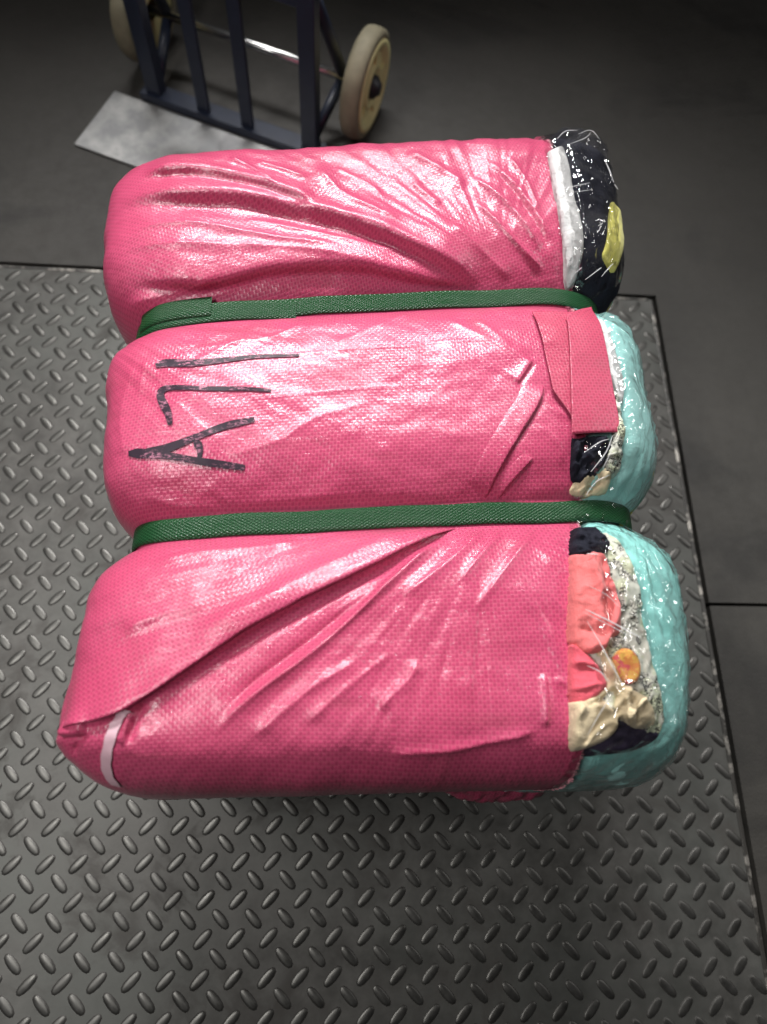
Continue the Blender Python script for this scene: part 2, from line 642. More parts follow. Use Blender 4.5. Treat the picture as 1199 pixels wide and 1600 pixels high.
def section(s, t):
    s, t = np.broadcast_arrays(np.asarray(s, float), np.asarray(t, float))
    phi = -math.pi / 2 - t
    c, sn = np.cos(phi), np.sin(phi)
    ne = np.where(c < 0, NLEFT, NEXP)
    X = np.sign(c) * np.abs(c) ** (2 / ne); Z = np.sign(sn) * np.abs(sn) ** (2 / ne)
    xl, xr, zt, pl, pr_, k, ka = params(s)
    xc, a = (xl + xr) / 2, (xr - xl) / 2 * ka
    zc, b = (zt - 0.015) / 2, (zt + 0.015) / 2
    z = zc + b * Z
    z = ZM + (z - ZM) * k
    w = sstep(0.10, 0.30, z)
    x = xc + a * X - np.where(X < 0, -pl, pr_) * np.abs(X) * w
    x = x - np.where(X > 0, 0.050, -0.018) * np.abs(X) * (1 - sstep(0.06, 0.37, z)) * sstep(0.2, 0.8, k)
    z = np.maximum(z, 0.0012)
    y = s + slope(s) * (x - 0.5)
    return np.stack([x, y, z], -1)


def topz(x, y):
    s = y - slope(y) * (x - 0.5)
    s = np.clip(s, SF + 0.002, SB - 0.002)
    xl, xr, zt, pl, pr_, k, ka = params(s)
    xc, a = (xl + xr) / 2, (xr - xl) / 2 * ka
    a = a - np.where(x < xc, pl, pr_)
    X = np.clip((x - xc) / a, -0.999, 0.999)
    zc, b = (zt - 0.015) / 2, (zt + 0.015) / 2
    ne = np.where(X < 0, NLEFT, NEXP)
    z = zc + b * (1 - np.abs(X) ** ne) ** (1 / ne)
    return ZM + (z - ZM) * k


def plan(px, py):
    """where on the bale's top a spot of the photograph lies (plan position)"""
    z = 0.43
    for _ in range(8):
        p = at(px, py, z)
        z = 0.5 * z + 0.5 * max(0.28, float(topz(p[0], p[1])))
    return p[0], p[1]


def plans(pts): return np.array([plan(*p) for p in pts])


def tsamples(n):
    t = np.linspace(0, 2 * math.pi, 6001)
    P = section(np.full_like(t, -0.48), t)
    dl = np.linalg.norm(np.diff(P, axis=0), axis=1)
    wgt = np.where(P[1:, 2] < 0.12, 0.35, 1.0)
    L = np.concatenate([[0], np.cumsum(dl * wgt)])
    return np.interp(np.linspace(0, L[-1], n), L, t)


def s_samples(s0, s1, step, capf=True, capb=True):
    out = []
    if capf:
        al = np.linspace(0.0, math.pi / 2, int(CF / step * 1.4))
        out.append(s0 + CF * (1 - np.cos(al))); s0 = s0 + CF
    mid_end = s1 - CB if capb else s1
    out.append(np.linspace(s0, mid_end, int((mid_end - s0) / step) + 2)[1 if capf else 0:])
    if capb:
        al = np.linspace(math.pi / 2, 0.0, int(CB / step * 1.3))
        out.append(s1 - CB * (1 - np.cos(al))[1:])
    return np.concatenate(out)


def normals(P):
    du = np.gradient(P, axis=1); dv = np.gradient(P, axis=0)
    n = np.cross(du, dv)
    n /= np.linalg.norm(n, axis=-1, keepdims=True) + 1e-12
    c = P.mean((0, 1))
    if (n * (P - c)).sum(-1).mean() < 0: n = -n
    return n


def poly_dist(x, y, pts):
    """distance, signed side (left of travel +), arc fraction"""
    best = np.full(x.shape, 1e9); side = np.zeros(x.shape); frac = np.zeros(x.shape)
    seg = np.linalg.norm(np.diff(pts, axis=0), axis=1); tot = seg.sum(); acc = 0
    for i in range(len(pts) - 1):
        a, b = pts[i], pts[i + 1]; d = b - a; L2 = (d ** 2).sum()
        t = np.clip(((x - a[0]) * d[0] + (y - a[1]) * d[1]) / L2, 0, 1)
        ex, ey = x - a[0] - t * d[0], y - a[1] - t * d[1]
        dd = np.hypot(ex, ey)
        m = dd < best
        best = np.where(m, dd, best)
        side = np.where(m, np.sign(d[0] * ey - d[1] * ex), side)
        frac = np.where(m, (acc + t * seg[i]) / tot, frac)
        acc += seg[i]
    return best, side, frac


def smooth_poly(pts, n=6):
    """Catmull-Rom through the measured points"""
    p = np.asarray(pts, float)
    if len(p) < 3: return p
    q = np.vstack([2 * p[0] - p[1], p, 2 * p[-1] - p[-2]])
    out = []
    for i in range(1, len(q) - 2):
        for t in np.linspace(0, 1, n, endpoint=False):
            out.append(0.5 * ((2 * q[i]) + (-q[i - 1] + q[i + 1]) * t + (2 * q[i - 1] - 5 * q[i] + 4 * q[i + 1] - q[i + 2]) * t * t + (-q[i - 1] + 3 * q[i] - 3 * q[i + 1] + q[i + 2]) * t ** 3))
    out.append(p[-1])
    return np.array(out)


# folds: ('r' ridge | 'f' flap raised on the left of travel, amp mm, width mm, falloff mm, points measured in the photo)
FOLDS = [
    # back lobe: fan of folds gathered towards the strap
    ('f', 7.0, 15, 40, [(180, 322), (283, 307), (383, 313), (484, 331), (560, 351), (640, 382), (710, 413), (757, 446)]),
    ('r', 2.5, 4, 0, [(383, 343), (517, 370), (590, 385), (654, 404)]),
    ('f', 6.0, 11, 32, [(200, 440), (317, 440), (433, 417), (550, 413), (650, 430), (757, 448)]),
    ('r', 3.0, 6, 0, [(195, 365), (300, 352), (420, 372), (540, 388)]),
    ('r', 2.5, 8, 0, [(190, 395), (330, 385), (470, 392), (600, 415)]),
    ('r', 5, 7, 0, [(200, 487), (283, 457), (345, 438)]),
    ('r', 3, 5, 0, [(215, 505), (300, 470), (380, 452)]),
    ('f', 4.5, 10, 22, [(217, 277), (317, 273), (417, 297), (500, 326)]),
    ('r', 4.5, 5, 0, [(357, 252), (390, 270), (430, 299)]),
    ('r', 4.5, 5, 0, [(397, 257), (440, 272), (484, 288)]),
    ('r', 5, 13, 0, [(490, 262), (545, 315), (630, 354)]),
    ('r', 3, 7, 0, [(520, 262), (575, 290), (600, 312)]),
    ('r', 5, 14, 0, [(633, 238), (680, 260), (732, 292)]),
    ('r', 3, 8, 0, [(640, 285), (690, 322)]),
    ('r', 5, 5, 0, [(735, 274), (798, 325), (846, 395)]),
    ('r', 5, 5, 0, [(740, 312), (801, 375), (852, 430)]),
    ('r', 4, 4, 0, [(792, 243), (826, 290), (843, 332)]),
    ('r', 3, 6, 0, [(760, 250), (815, 300), (860, 370)]),
    ('r', -4, 6, 0, [(770, 262), (822, 320), (862, 400)]),
    ('r', 3, 9, 0, [(700, 350), (760, 400), (800, 440)]),
    # middle lobe
    ('r', 1.3, 2.2, 0, [(440, 556), (627, 542), (700, 534), (790, 533)]),
    ('r', 1.2, 2.2, 0, [(380, 625), (450, 619), (583, 606), (671, 601)]),
    ('r', 3, 8, 0, [(340, 716), (434, 690), (497, 653), (590, 626)]),
    ('r', 2.5, 9, 0, [(510, 546), (596, 509), (650, 490)]),
    ('r', 2.0, 6, 0, [(300, 545), (400, 530), (480, 508)]),
    ('r', 2.0, 6, 0, [(270, 590), (345, 545), (400, 525)]),
    ('r', 2.5, 10, 0, [(215, 560), (190, 640), (195, 720)]),
    ('r', 2.0, 6, 0, [(230, 560), (215, 620)]),
    ('r', 3, 12, 0, [(200, 770), (300, 795), (420, 785), (560, 770)]),
    ('r', -2.5, 7, 0, [(220, 805), (400, 803), (600, 785)]),
    ('r', 3, 10, 0, [(690, 500), (760, 530), (830, 560)]),
    ('r', 2.5, 8, 0, [(740, 500), (800, 545)]),
    ('f', 1.2, 4, 30, [(757, 781), (795, 707), (839, 635), (852, 600)]),
    ('f', 2.2, 3, 12, [(806, 602), (832, 563)]),
    ('f', 1.0, 3, 16, [(777, 781), (805, 748), (834, 715)]),
    ('r', 3, 7, 0, [(846, 612), (866, 640), (896, 656)]),
    ('r', 2, 6, 0, [(838, 660), (870, 690), (880, 730)]),
    # front lobe
    ('f', 3.0, 5, 60, [(93, 1141), (168, 1121), (235, 1087), (352, 1008), (435, 958), (570, 892), (670, 844), (727, 821)]),
    ('r', -4, 9, 0, [(240, 1102), (360, 1022), (445, 972), (575, 905), (660, 860)]),
    ('r', 4, 16, 0, [(300, 1000), (435, 930), (560, 868), (660, 832)]),
    ('r', 5.5, 7, 0, [(327, 1156), (385, 1095), (477, 1028), (540, 975), (630, 892), (706, 836)]),
    ('r', -3.5, 6, 0, [(350, 1110), (400, 1062), (470, 1010), (560, 938)]),
    ('r', 3.5, 8, 0, [(394, 1156), (477, 1083), (560, 1030)]),
    ('r', 3.5, 9, 0, [(620, 940), (706, 876), (760, 826)]),
    ('r', 2.5, 6, 0, [(714, 914), (785, 830)]),
    ('r', 2.5, 6, 0, [(735, 962), (790, 890), (838, 826)]),
    ('r', 2.5, 10, 0, [(227, 1106), (293, 1056), (365, 1015)]),
    ('r', 3, 9, 0, [(590, 1110), (640, 1060), (655, 1030)]),
    ('r', 2, 6, 0, [(480, 1130), (560, 1060), (620, 1015)]),
    ('r', -4, 4, 0, [(224, 1094), (208, 1130), (197, 1165)]),
    ('r', 3.5, 4, 0, [(205, 1110), (190, 1165)]),
    ('f', 5, 3, 12, [(97, 1148), (135, 1146)]),
    ('r', -5, 4, 0, [(133, 1140), (118, 1165), (112, 1180)]),
    ('r', 3.5, 5, 0, [(600, 1178), (730, 1164), (845, 1141)]),
    ('r', 3, 5, 0, [(850, 1050), (853, 1140)]),
    ('r', 2.5, 5, 0, [(862, 1060), (893, 1075), (900, 1120)]),
    ('r', 3, 14, 0, [(230, 880), (330, 862), (480, 850)]),
    ('r', 2, 8, 0, [(190, 985), (260, 960), (330, 948)]),
]
def _sc(p):
    m = sum(q[1] for q in p) / len(p)
    return 0.8 if m < 460 else 0.5 if m < 800 else 1.0


FOLDS = [(k, a * 1e-3 * (_sc(p) if k == 'r' else 1.0), w * 1e-3, f * 1e-3, smooth_poly(plans(p))) for k, a, w, f, p in FOLDS]


def fold_height(x, y):
    D = np.zeros(x.shape)
    for k, amp, w, fo, pts in FOLDS:
        R = 3.2 * max(w, fo)
        m = (x > pts[:, 0].min() - R) & (x < pts[:, 0].max() + R) & (y > pts[:, 1].min() - R) & (y < pts[:, 1].max() + R)
        if not m.any(): continue
        xx, yy = x[m], y[m]
        wob = 1 + 0.35 * fbm(xx * 28, yy * 28, 2, 2)
        d, sd, fr = poly_dist(xx, yy, pts)
        if k == 'r':
            tp = sstep(0, 0.18, fr) * sstep(0, 0.18, 1 - fr)
            h = amp * (0.75 if amp < 0.0045 else 0.85) * wob * tp * np.exp(-(d / (w * 0.8)) ** 1.1)
        else:
            tp = sstep(0, 0.18, fr) * sstep(0, 0.14, 1 - fr)
            ds = d * sd
            cw = max(w, 0.0035)
            up = np.where(ds > 0, np.exp(-np.maximum(ds - 0.003, 0) / fo), 1 - sstep(0, cw, -ds))
            vl = np.exp(-((ds + cw) / (0.9 * cw)) ** 2)
            h = amp * tp * (up - 0.35 * vl)
        D[m] += h
    return D


EDGE = plans([(858, 232), (868, 290), (880, 360), (889, 452), (895, 500), (901, 600), (899, 780), (898, 822), (903, 950), (906, 1080), (904, 1150)])
_es = np.array([y - slope(y) * (x - 0.5) for x, y in EDGE])
_o = np.argsort(_es)


def edge_x(s): return np.interp(s, _es[_o], EDGE[_o, 0]) + 0.005


TD = np.linspace(0, 2 * math.pi, 1601)


def t_at_edge(s, off=0.0):
    """section parameter where the cover ends on the top right"""
    out = np.zeros(len(s))
    for i, sv in enumerate(s):
        tt = TD[801:1190]
        P = section(np.full_like(tt, sv), tt)
        xe = edge_x(sv) + off
        out[i] = np.interp(xe, P[:, 0], tt)
    return out


bale = empty('clothes_bale', (0.5, -0.45, 0.0))
tag(bale, 'pink woven plastic bale of used clothes marked A71 on the steel plate', 'bale')


def bchild(o):
    o.parent = bale
    o.matrix_parent_inverse = Matrix.Translation(-Vector((0.5, -0.45, 0.0)))
    return o


_g = np.linspace(0, 1, 240)
_q = np.unique(np.concatenate([np.arccos(_g ** (NEXP / 2)), np.arcsin(_g ** (NEXP / 2))]))
_full = np.concatenate([_q[:-1] + k * math.pi / 2 if k % 2 == 0 else (math.pi / 2 - _q[::-1])[:-1] + k * math.pi / 2 for k in range(4)] + [[2 * math.pi]])


def rows(sv, ta, tb, n, low=1.0):
    """section points of every row spaced evenly along its outline between ta and tb"""
    out = np.zeros((len(sv), n)); arcs = np.zeros((len(sv), n))
    for i in range(len(sv)):
        t = np.concatenate([[ta[i]], _full[(_full > ta[i] + 1e-5) & (_full < tb[i] - 1e-5)], [tb[i]]])
        p = section(np.full_like(t, sv[i]), t)
        dl = np.linalg.norm(np.diff(p, axis=0), axis=1)
        wg = np.where(p[1:, 2] < 0.15, low, 1.0)
        L = np.concatenate([[0], np.cumsum(dl * wg)]); A = np.concatenate([[0], np.cumsum(dl)])
        g = np.linspace(0, L[-1], n)
        out[i] = np.interp(g, L, t)
        ctr = np.interp(0.5, p[len(p) // 3:, 0], A[len(p) // 3:]) if p[-1, 0] > 0.5 and ta[i] < 3 else 0
        arcs[i] = np.interp(g, L, A) - ctr
    return out, arcs


# --- pink cover -----------------------------------------------------------
ss = s_samples(SF, SB, 0.0018)
te = t_at_edge(ss)
tg, ARC = rows(ss, np.zeros(len(ss)), te, 640, 0.4)
P = section(ss[:, None], tg)
N = normals(P)
dstrap = strap_dist(np.broadcast_to(ss[:, None], P.shape[:2]))
D = 1.7 * fold_height(P[..., 0], P[..., 1])
# fine pleats gathered towards the straps
for (cpx, cpy, sA, sB, amp, fr0) in [(775, 452, S1, SB, 0.0030, 9), (745, 812, SF, S2, 0.0024, 10), (130, 540, S2, S1, 0.0018, 10)]:
    cx_, cy_ = plan(cpx, cpy)
    sg_ = 1 if cpx < 400 else -1          # keep the wrap-around of the angle outside the bale
    ang = np.arctan2(sg_ * (P[..., 1] - cy_), sg_ * (P[..., 0] - cx_)); rad = np.hypot(P[..., 0] - cx_, P[..., 1] - cy_)
    on = ((ss > sA) & (ss < sB))[:, None]
    pl_ = fbm(ang * fr0 + 40, rad * 5.5, 4, 3)
    D += np.where(on, amp * np.sign(pl_) * np.abs(pl_) ** 0.8 * sstep(0.03, 0.16, rad), 0)
D += 0.0035 * fbm(P[..., 0] * 9, P[..., 1] * 14, 0, 3)
D += 0.0012 * fbm(P[..., 0] * 40, P[..., 1] * 55, 3, 3)
att = 0.15 + 0.85 * sstep(0.0, 0.016, dstrap)
D = D * att * (0.25 + 0.75 * sstep(0.05, 0.55, N[..., 2]))
# creases running down the sides
D += 0.004 * (1 - sstep(0.2, 0.7, N[..., 2])) * fbm(P[..., 1] * 30 + 0 * P[..., 0], P[..., 2] * 5, 4, 2)
P = P + N * D[..., None]
P[..., 2] = np.maximum(P[..., 2], 0.0012)
UV = np.stack([ARC + 0.02 * fbm(P[..., 0] * 3, P[..., 1] * 3, 1, 2),
               np.broadcast_to(ss[:, None], P.shape[:2]) + 0.02 * fbm(P[..., 0] * 3 + 5, P[..., 1] * 3, 2, 2)], -1)
# cloth of the folded-over flap lies askew
fl = FOLDS[[i for i, f in enumerate(FOLDS) if abs(f[1] - 0.003) < 1e-6 and f[0] == 'f'][0]][4]
_, sd, _ = poly_dist(P[..., 0], P[..., 1], fl)
mask = (sd > 0) & (ss[:, None] < S2) & (P[..., 0] < 0.60)
a = math.radians(28)
UVr = np.stack([UV[..., 0] * math.cos(a) - UV[..., 1] * math.sin(a), UV[..., 0] * math.sin(a) + UV[..., 1] * math.cos(a)], -1)
UV = np.where(mask[..., None], UVr, UV)
a = math.radians(-14)
UVr = np.stack([UV[..., 0] * math.cos(a) - UV[..., 1] * math.sin(a), UV[..., 0] * math.sin(a) + UV[..., 1] * math.cos(a)], -1)
UV = np.where((ss[:, None] > S1)[..., None], UVr, UV)
cover_me = mesh_grid('woven_cover', P, UV)
cover = bchild(link('woven_cover', cover_me, None, M['pink']))
Pc = P.reshape(-1, 3)
polys = [tuple(p.vertices) for p in cover_me.polygons]
BVH = BVHTree.FromPolygons([tuple(v) for v in Pc], polys)


def on_cover(px, py, lift=0.0013):
    d = Vector(ray(px, py)).normalized()
    h, n, _, _ = BVH.ray_cast(Vector(CAM_LOC), d)
    if h is None:
        p = at(px, py, 0.40); h = Vector(p); n = Vector((0, 0, 1))
    if n.z < 0: n = -n
    return h + n * lift, n


# frayed cut edge of the cover
V = []; F = []
for i in range(4, len(ss) - 4):
    p = P[i, -1]; q = P[i, -2]
    if p[2] < 0.2: continue
    d = (p - q) / (np.linalg.norm(p - q) + 1e-9)
    for k in range(2):
        L = 0.0012 + 0.0035 * random.random() ** 3
        o = np.array([0, (random.random() - 0.5) * 0.002, 0])
        e = p + o + d * L + np.array([0, (random.random() - 0.5) * 0.002, 0.0006 * random.random()])
        b = len(V)
        wv = np.array([0, 0.00045, 0])
        V += [p + o - wv - d * 0.001, p + o + wv - d * 0.001, e + wv * 0.6, e - wv * 0.6]
        F += [(b, b + 1, b + 2, b + 3)]
fr_ = link('frayed_edge', mesh_np('frayed_edge', V, F, False), None, simple('pale_pink_tape', (0.75, 0.30, 0.36), 0.5))
bchild(fr_); tag(fr_, kind='stuff')

# --- marker writing --------------------------------------------------------
def stroke(name, pts, w0, w1):
    """felt pen stroke lying on the cover: points measured along its centre line"""
    pts = smooth_poly(pts, 10) if len(pts) > 2 else np.linspace(pts[0], pts[1], 14)
    V = []; F = []
    n = len(pts)
    for i in range(n):
        a = pts[max(i - 1, 0)]; b = pts[min(i + 1, n - 1)]
        d = (b - a) / (np.linalg.norm(b - a) + 1e-9); nn = np.array([-d[1], d[0]])
        f = i / (n - 1)
        w = (w0 + (w1 - w0) * f) * (0.45 + 0.55 * min(1, 4 * f + .25, 4 * (1 - f) + .25)) * (1 + 0.18 * math.sin(7 * f + w0))
        for k in (-1, -0.33, 0.33, 1):
            q = pts[i] + nn * w * k
            V.append(tuple(on_cover(q[0], q[1])[0]))
    for i in range(n - 1):
        for k in range(3):
            F.append((i * 4 + k, i * 4 + k + 1, i * 4 + k + 5, i * 4 + k + 4))
    return V, F


def letter(name, strokes):
    V = []; F = []
    for p, w0, w1 in strokes:
        v, f = stroke(name, p, w0, w1)
        b = len(V); V += v; F += [tuple(b + i for i in q) for q in f]
    o = link(name, mesh_np(name, V, F), cover, M['ink'])
    return o


l1 = letter('handwritten_letter', [([(202, 709), (222, 709), (260, 712), (320, 722), (383, 731)], 6.6, 6.6),
                                   ([(210, 711), (255, 703), (300, 686), (350, 667), (398, 656)], 7.0, 5.6),
                                   ([(306, 688), (313, 702), (312, 716)], 5.8, 4.6)])
l1['label'] = 'black felt pen letter A'
l2 = letter('handwritten_digit', [([(267, 664), (263, 645), (252, 622), (255, 610), (275, 606), (330, 608), (380, 608), (424, 611)], 6.2, 3.4)])
l2['label'] = 'black felt pen digit 7'
l3 = letter('handwritten_digit', [([(244, 572), (262, 568), (300, 568), (355, 563), (400, 558), (468, 556)], 5.8, 3.0)])
l3['label'] = 'black felt pen digit 1'

# --- folded-over edges of the wrapping: thin sheets lying on the cover -------
def pleat(name, pts, width, lift, inset=0.0, uvrot=0.0):
    c = smooth_poly(plans(pts), 14)
    seg = np.concatenate([[0], np.cumsum(np.linalg.norm(np.diff(c, axis=0), axis=1))])
    g = np.linspace(0, seg[-1], int(seg[-1] / 0.003) + 2)
    c = np.stack([np.interp(g, seg, c[:, 0]), np.interp(g, seg, c[:, 1])], -1)
    tn = np.gradient(c, axis=0); tn /= np.linalg.norm(tn, axis=1)[:, None]
    nl = np.stack([-tn[:, 1], tn[:, 0]], -1)
    fr = g / g[-1]
    bs = [0.0012, 0.0, 0.0, 0.002, 0.005, 0.010] + list(np.linspace(0.016, width, 14))
    P = np.zeros((len(c), len(bs), 3))
    wob = 0.0016 * np.array([float(vnoise(np.array(v * 45.0), np.array(3.3), 1)) for v in g])
    for i in range(len(c)):
        endt = float(sstep(0, 0.05, np.array(fr[i])) * sstep(0, 0.10, np.array(1 - fr[i])))
        for j, b in enumerate(bs):
            x, y = c[i] + nl[i] * (b + wob[i])
            for st_ in (S1, S2):      # the sheet stops at the strap that holds it down
                ys_ = st_ + float(slope(st_)) * (x - 0.5)
                if c[i][1] < ys_ and y > ys_ - 0.0150: y = ys_ - 0.0150 - 0.0001 * (len(bs) - j)
            h, n, _, _ = BVH.ray_cast(Vector((x, y, 1.0)), Vector((0, 0, -1)))
            z = h.z if h is not None else float(topz(x, y))
            q = b / width
            li = lift * (1 - q) ** 1.4 * endt - 0.0016 * float(sstep(0.55, 1.0, np.array(q))) - 0.0012 * (1 - endt)
            if j == 0: li = 0.3 * lift * endt - 0.001
            elif j == 1: li = li - 0.0012
            P[i, j] = (x, y, z + li)
    sm = P.copy()
    for _ in range(3):      # the sheet bridges small dips of the cover
        sm[1:-1, 2:-1, 2] = (P[:-2, 2:-1, 2] + 2 * P[1:-1, 2:-1, 2] + P[2:, 2:-1, 2]) / 4
        P = sm.copy()
    UV = P[..., :2].copy()
    a = uvrot
    UV = np.stack([UV[..., 0] * math.cos(a) - UV[..., 1] * math.sin(a), UV[..., 0] * math.sin(a) + UV[..., 1] * math.cos(a)], -1)
    return bchild(link(name, mesh_grid(name, P, UV), None, M['pink']))


pleat('folded_flap', [(93, 1141), (168, 1121), (235, 1087), (352, 1008), (435, 958), (570, 892), (670, 844), (727, 821)], 0.075, 0.0062, uvrot=0.49)
pleat('folded_flap', [(757, 781), (795, 707), (839, 635), (852, 600)], 0.035, 0.0034)
pleat('folded_flap', [(777, 781), (805, 748), (834, 715)], 0.020, 0.0026)

# --- white band at the front corner ---------------------------------------
V = []; F = []
bp = smooth_poly([(196, 1108), (184, 1128), (173, 1155), (167, 1185), (170, 1208), (182, 1226)], 8)
for i, q in enumerate(bp):
    w = 8.0 + 0.5 * math.sin(i * 0.9)
    for k in (-1, -0.4, 0.4, 1):
        V.append(tuple(on_cover(q[0] + k * w, q[1] + k * 2.0, 0.0016)[0]))
for i in range(len(bp) - 1):
    for k in range(3): F.append((i * 4 + k, i * 4 + k + 1, i * 4 + k + 5, i * 4 + k + 4))
bd = bchild(link('white_band', mesh_np('white_band', V, F), None, M['band']))

# --- straps -----------------------------------------------------------------
def strap_loop(name, s0, lift, w, t0=None, t1=None, shift=0.0, sag=0.0):
    t = np.linspace(0, 2 * math.pi, 700, endpoint=False) if t0 is None else np.linspace(t0, t1, 160)
    prof = [(-1, -0.0004), (-0.985, 0.0007), (-0.5, 0.0009), (0, 0.0009), (0.5, 0.0009), (0.985, 0.0007), (1, -0.0004)]
    base = section(np.full_like(t, s0), t)
    tan = np.gradient(base, axis=0)
    tan /= np.linalg.norm(tan, axis=1)[:, None] + 1e-9
    nrm = np.stack([-tan[:, 2], 0 * t, tan[:, 0]], -1)
    c = np.array([0.5, 0, 0.2])
    sg = np.sign((nrm * (base - c) * np.array([1, 0, 1])).sum(1)); nrm *= sg[:, None]
    arc = np.concatenate([[0], np.cumsum(np.linalg.norm(np.diff(base, axis=0), axis=1))])
    P = np.zeros((len(prof), len(t), 3)); UV = np.zeros((len(prof), len(t), 2))
    wav = 0.0010 * np.sin(arc * 21) + 0.0010 * np.sin(arc * 47 + 1)
    for i, (k, h) in enumerate(prof):
        P[i] = base + nrm * (lift + h)[:, None] if not np.isscalar(lift) else base + nrm * (lift + h)
        P[i, :, 1] += k * w / 2 + shift + wav
        UV[i] = np.stack([arc, np.full_like(arc, k * w / 2)], -1)
    P[..., 2] = np.maximum(P[..., 2], 0.0004)
    return mesh_grid(name, P, UV, closed=(t0 is None))


st1 = link('strap', strap_loop('strap', S1, 0.0028, 0.0255), None, M['strap'])
tag(st1, 'green embossed strap with overlapping welded joint, nearer the hand truck', 'strap', 'green straps round the bale')


def t_of_x(s0, x):
    tt = TD[400:1200]
    return float(np.interp(x, section(np.full_like(tt, s0), tt)[:, 0], tt))


je = strap_loop('strap_end', S1, 0.0046, 0.0260, t_of_x(S1, 0.195), t_of_x(S1, 0.392), -0.0040)
link('strap_end', je, st1, M['strap'])
je2 = strap_loop('strap_end', S1, 0.0064, 0.0270, t_of_x(S1, 0.205), t_of_x(S1, 0.290), 0.0055)
link('strap_end', je2, st1, M['strap'])
st2 = link('strap', strap_loop('strap', S2, 0.0028, 0.0255), None, M['strap'])
tag(st2, 'plain green embossed strap just below the handwritten A', 'strap', 'green straps round the bale')

# ================================================================== CLOTHES at the open end
def cushion(name, pts, puff, mat, label, cat, seed=0, lift=0.0, fold=0.003, fscale=50, fdir=0.0, edge=0.0065, depth=0.03, step=0.0017, xy=None, creases=()):
    """a folded garment showing between cover and film: swelling sheet with a rounded rim and real thickness"""
    q = smooth_poly(np.vstack([plans(pts), plan(*pts[0])]), 5)[:-1] if xy is None else xy
    lo, hi = q.min(0) - 0.004, q.max(0) + 0.004
    nx, ny = int((hi[0] - lo[0]) / step) + 2, int((hi[1] - lo[1]) / step) + 2
    X, Y = np.meshgrid(np.linspace(lo[0], hi[0], nx), np.linspace(lo[1], hi[1], ny))
    ring = np.vstack([q, q[:1]])
    d, _, _ = poly_dist(X, Y, ring)
    ins = np.zeros(X.shape, bool)
    for i in range(len(ring) - 1):
        (x0, y0), (x1, y1) = ring[i], ring[i + 1]
        c = ((y0 > Y) != (y1 > Y)) & (X < (x1 - x0) * (Y - y0) / (y1 - y0 + 1e-12) + x0)
        ins ^= c
    sd = np.where(ins, d, -d)
    e = np.clip((sd + 0.002) / edge, 0, 1)
    prof = np.sqrt(np.maximum(0, 1 - (1 - e) ** 2))
    ca, sa = math.cos(fdir), math.sin(fdir)
    U_, V_ = X * ca + Y * sa, -X * sa + Y * ca
    fo = fold * (fbm(U_ * fscale * 0.35 + seed * 3.7, V_ * fscale + seed, seed % 6, 3))
    fo += fold * 0.8 * np.abs(fbm(U_ * fscale * 0.25 + 31 + seed, V_ * fscale * 0.7, (seed + 2) % 6, 2))
    rg = 1 - np.abs(2 * fbm(U_ * fscale * 0.45 + 7 + seed, V_ * fscale * 1.1 + 3 * seed, (seed + 3) % 6, 2)); rg2 = 1 - np.abs(2 * fbm(U_ * fscale * 1.6 + seed, V_ * fscale * 1.3, (seed + 4) % 6, 2))
    fo += fold * (0.9 * (rg ** 3 - 0.5) + 0.30 * (rg2 ** 3 - 0.5))
    for am, wd, cp in creases:
        cd_, _, cf_ = poly_dist(X, Y, smooth_poly(plans(cp)))
        fo += am * 1e-3 * np.exp(-(cd_ / (wd * 1e-3)) ** 1.2) * sstep(0, 0.12, cf_) * sstep(0, 0.12, 1 - cf_)
    Z = topz(X, Y) + lift + 0.7 * puff * prof + fo * prof - depth * (1 - prof) * 0.35
    keep = sd > -0.0025
    idx = -np.ones(X.shape, int); idx[keep] = np.arange(keep.sum())
    V = np.stack([X[keep], Y[keep], Z[keep]], -1)
    F = []
    for j in range(ny - 1):
        for i in range(nx - 1):
            a, b, c, dd = idx[j, i], idx[j, i + 1], idx[j + 1, i + 1], idx[j + 1, i]
            if min(a, b, c, dd) >= 0: F.append((a, b, c, dd))
    # thickness: skirt going down round the rim
    from collections import Counter
    ec = Counter()
    for f in F:
        for k in range(4):
            ec[tuple(sorted((f[k], f[(k + 1) % 4])))] += 1
    V = [tuple(v) for v in V]; dn = {}
    bedges = [(f[k], f[(k + 1) % 4]) for f in F for k in range(4) if ec[tuple(sorted((f[k], f[(k + 1) % 4])))] == 1]
    for a, b in bedges:
        for v in (a, b):
            if v not in dn:
                dn[v] = len(V); V.append((V[v][0], V[v][1], V[v][2] - depth))
        F.append((b, a, dn[a], dn[b]))
    o = link(name, mesh_np(name, V, F), None, mat)
    tag(o, label, cat)
    return o


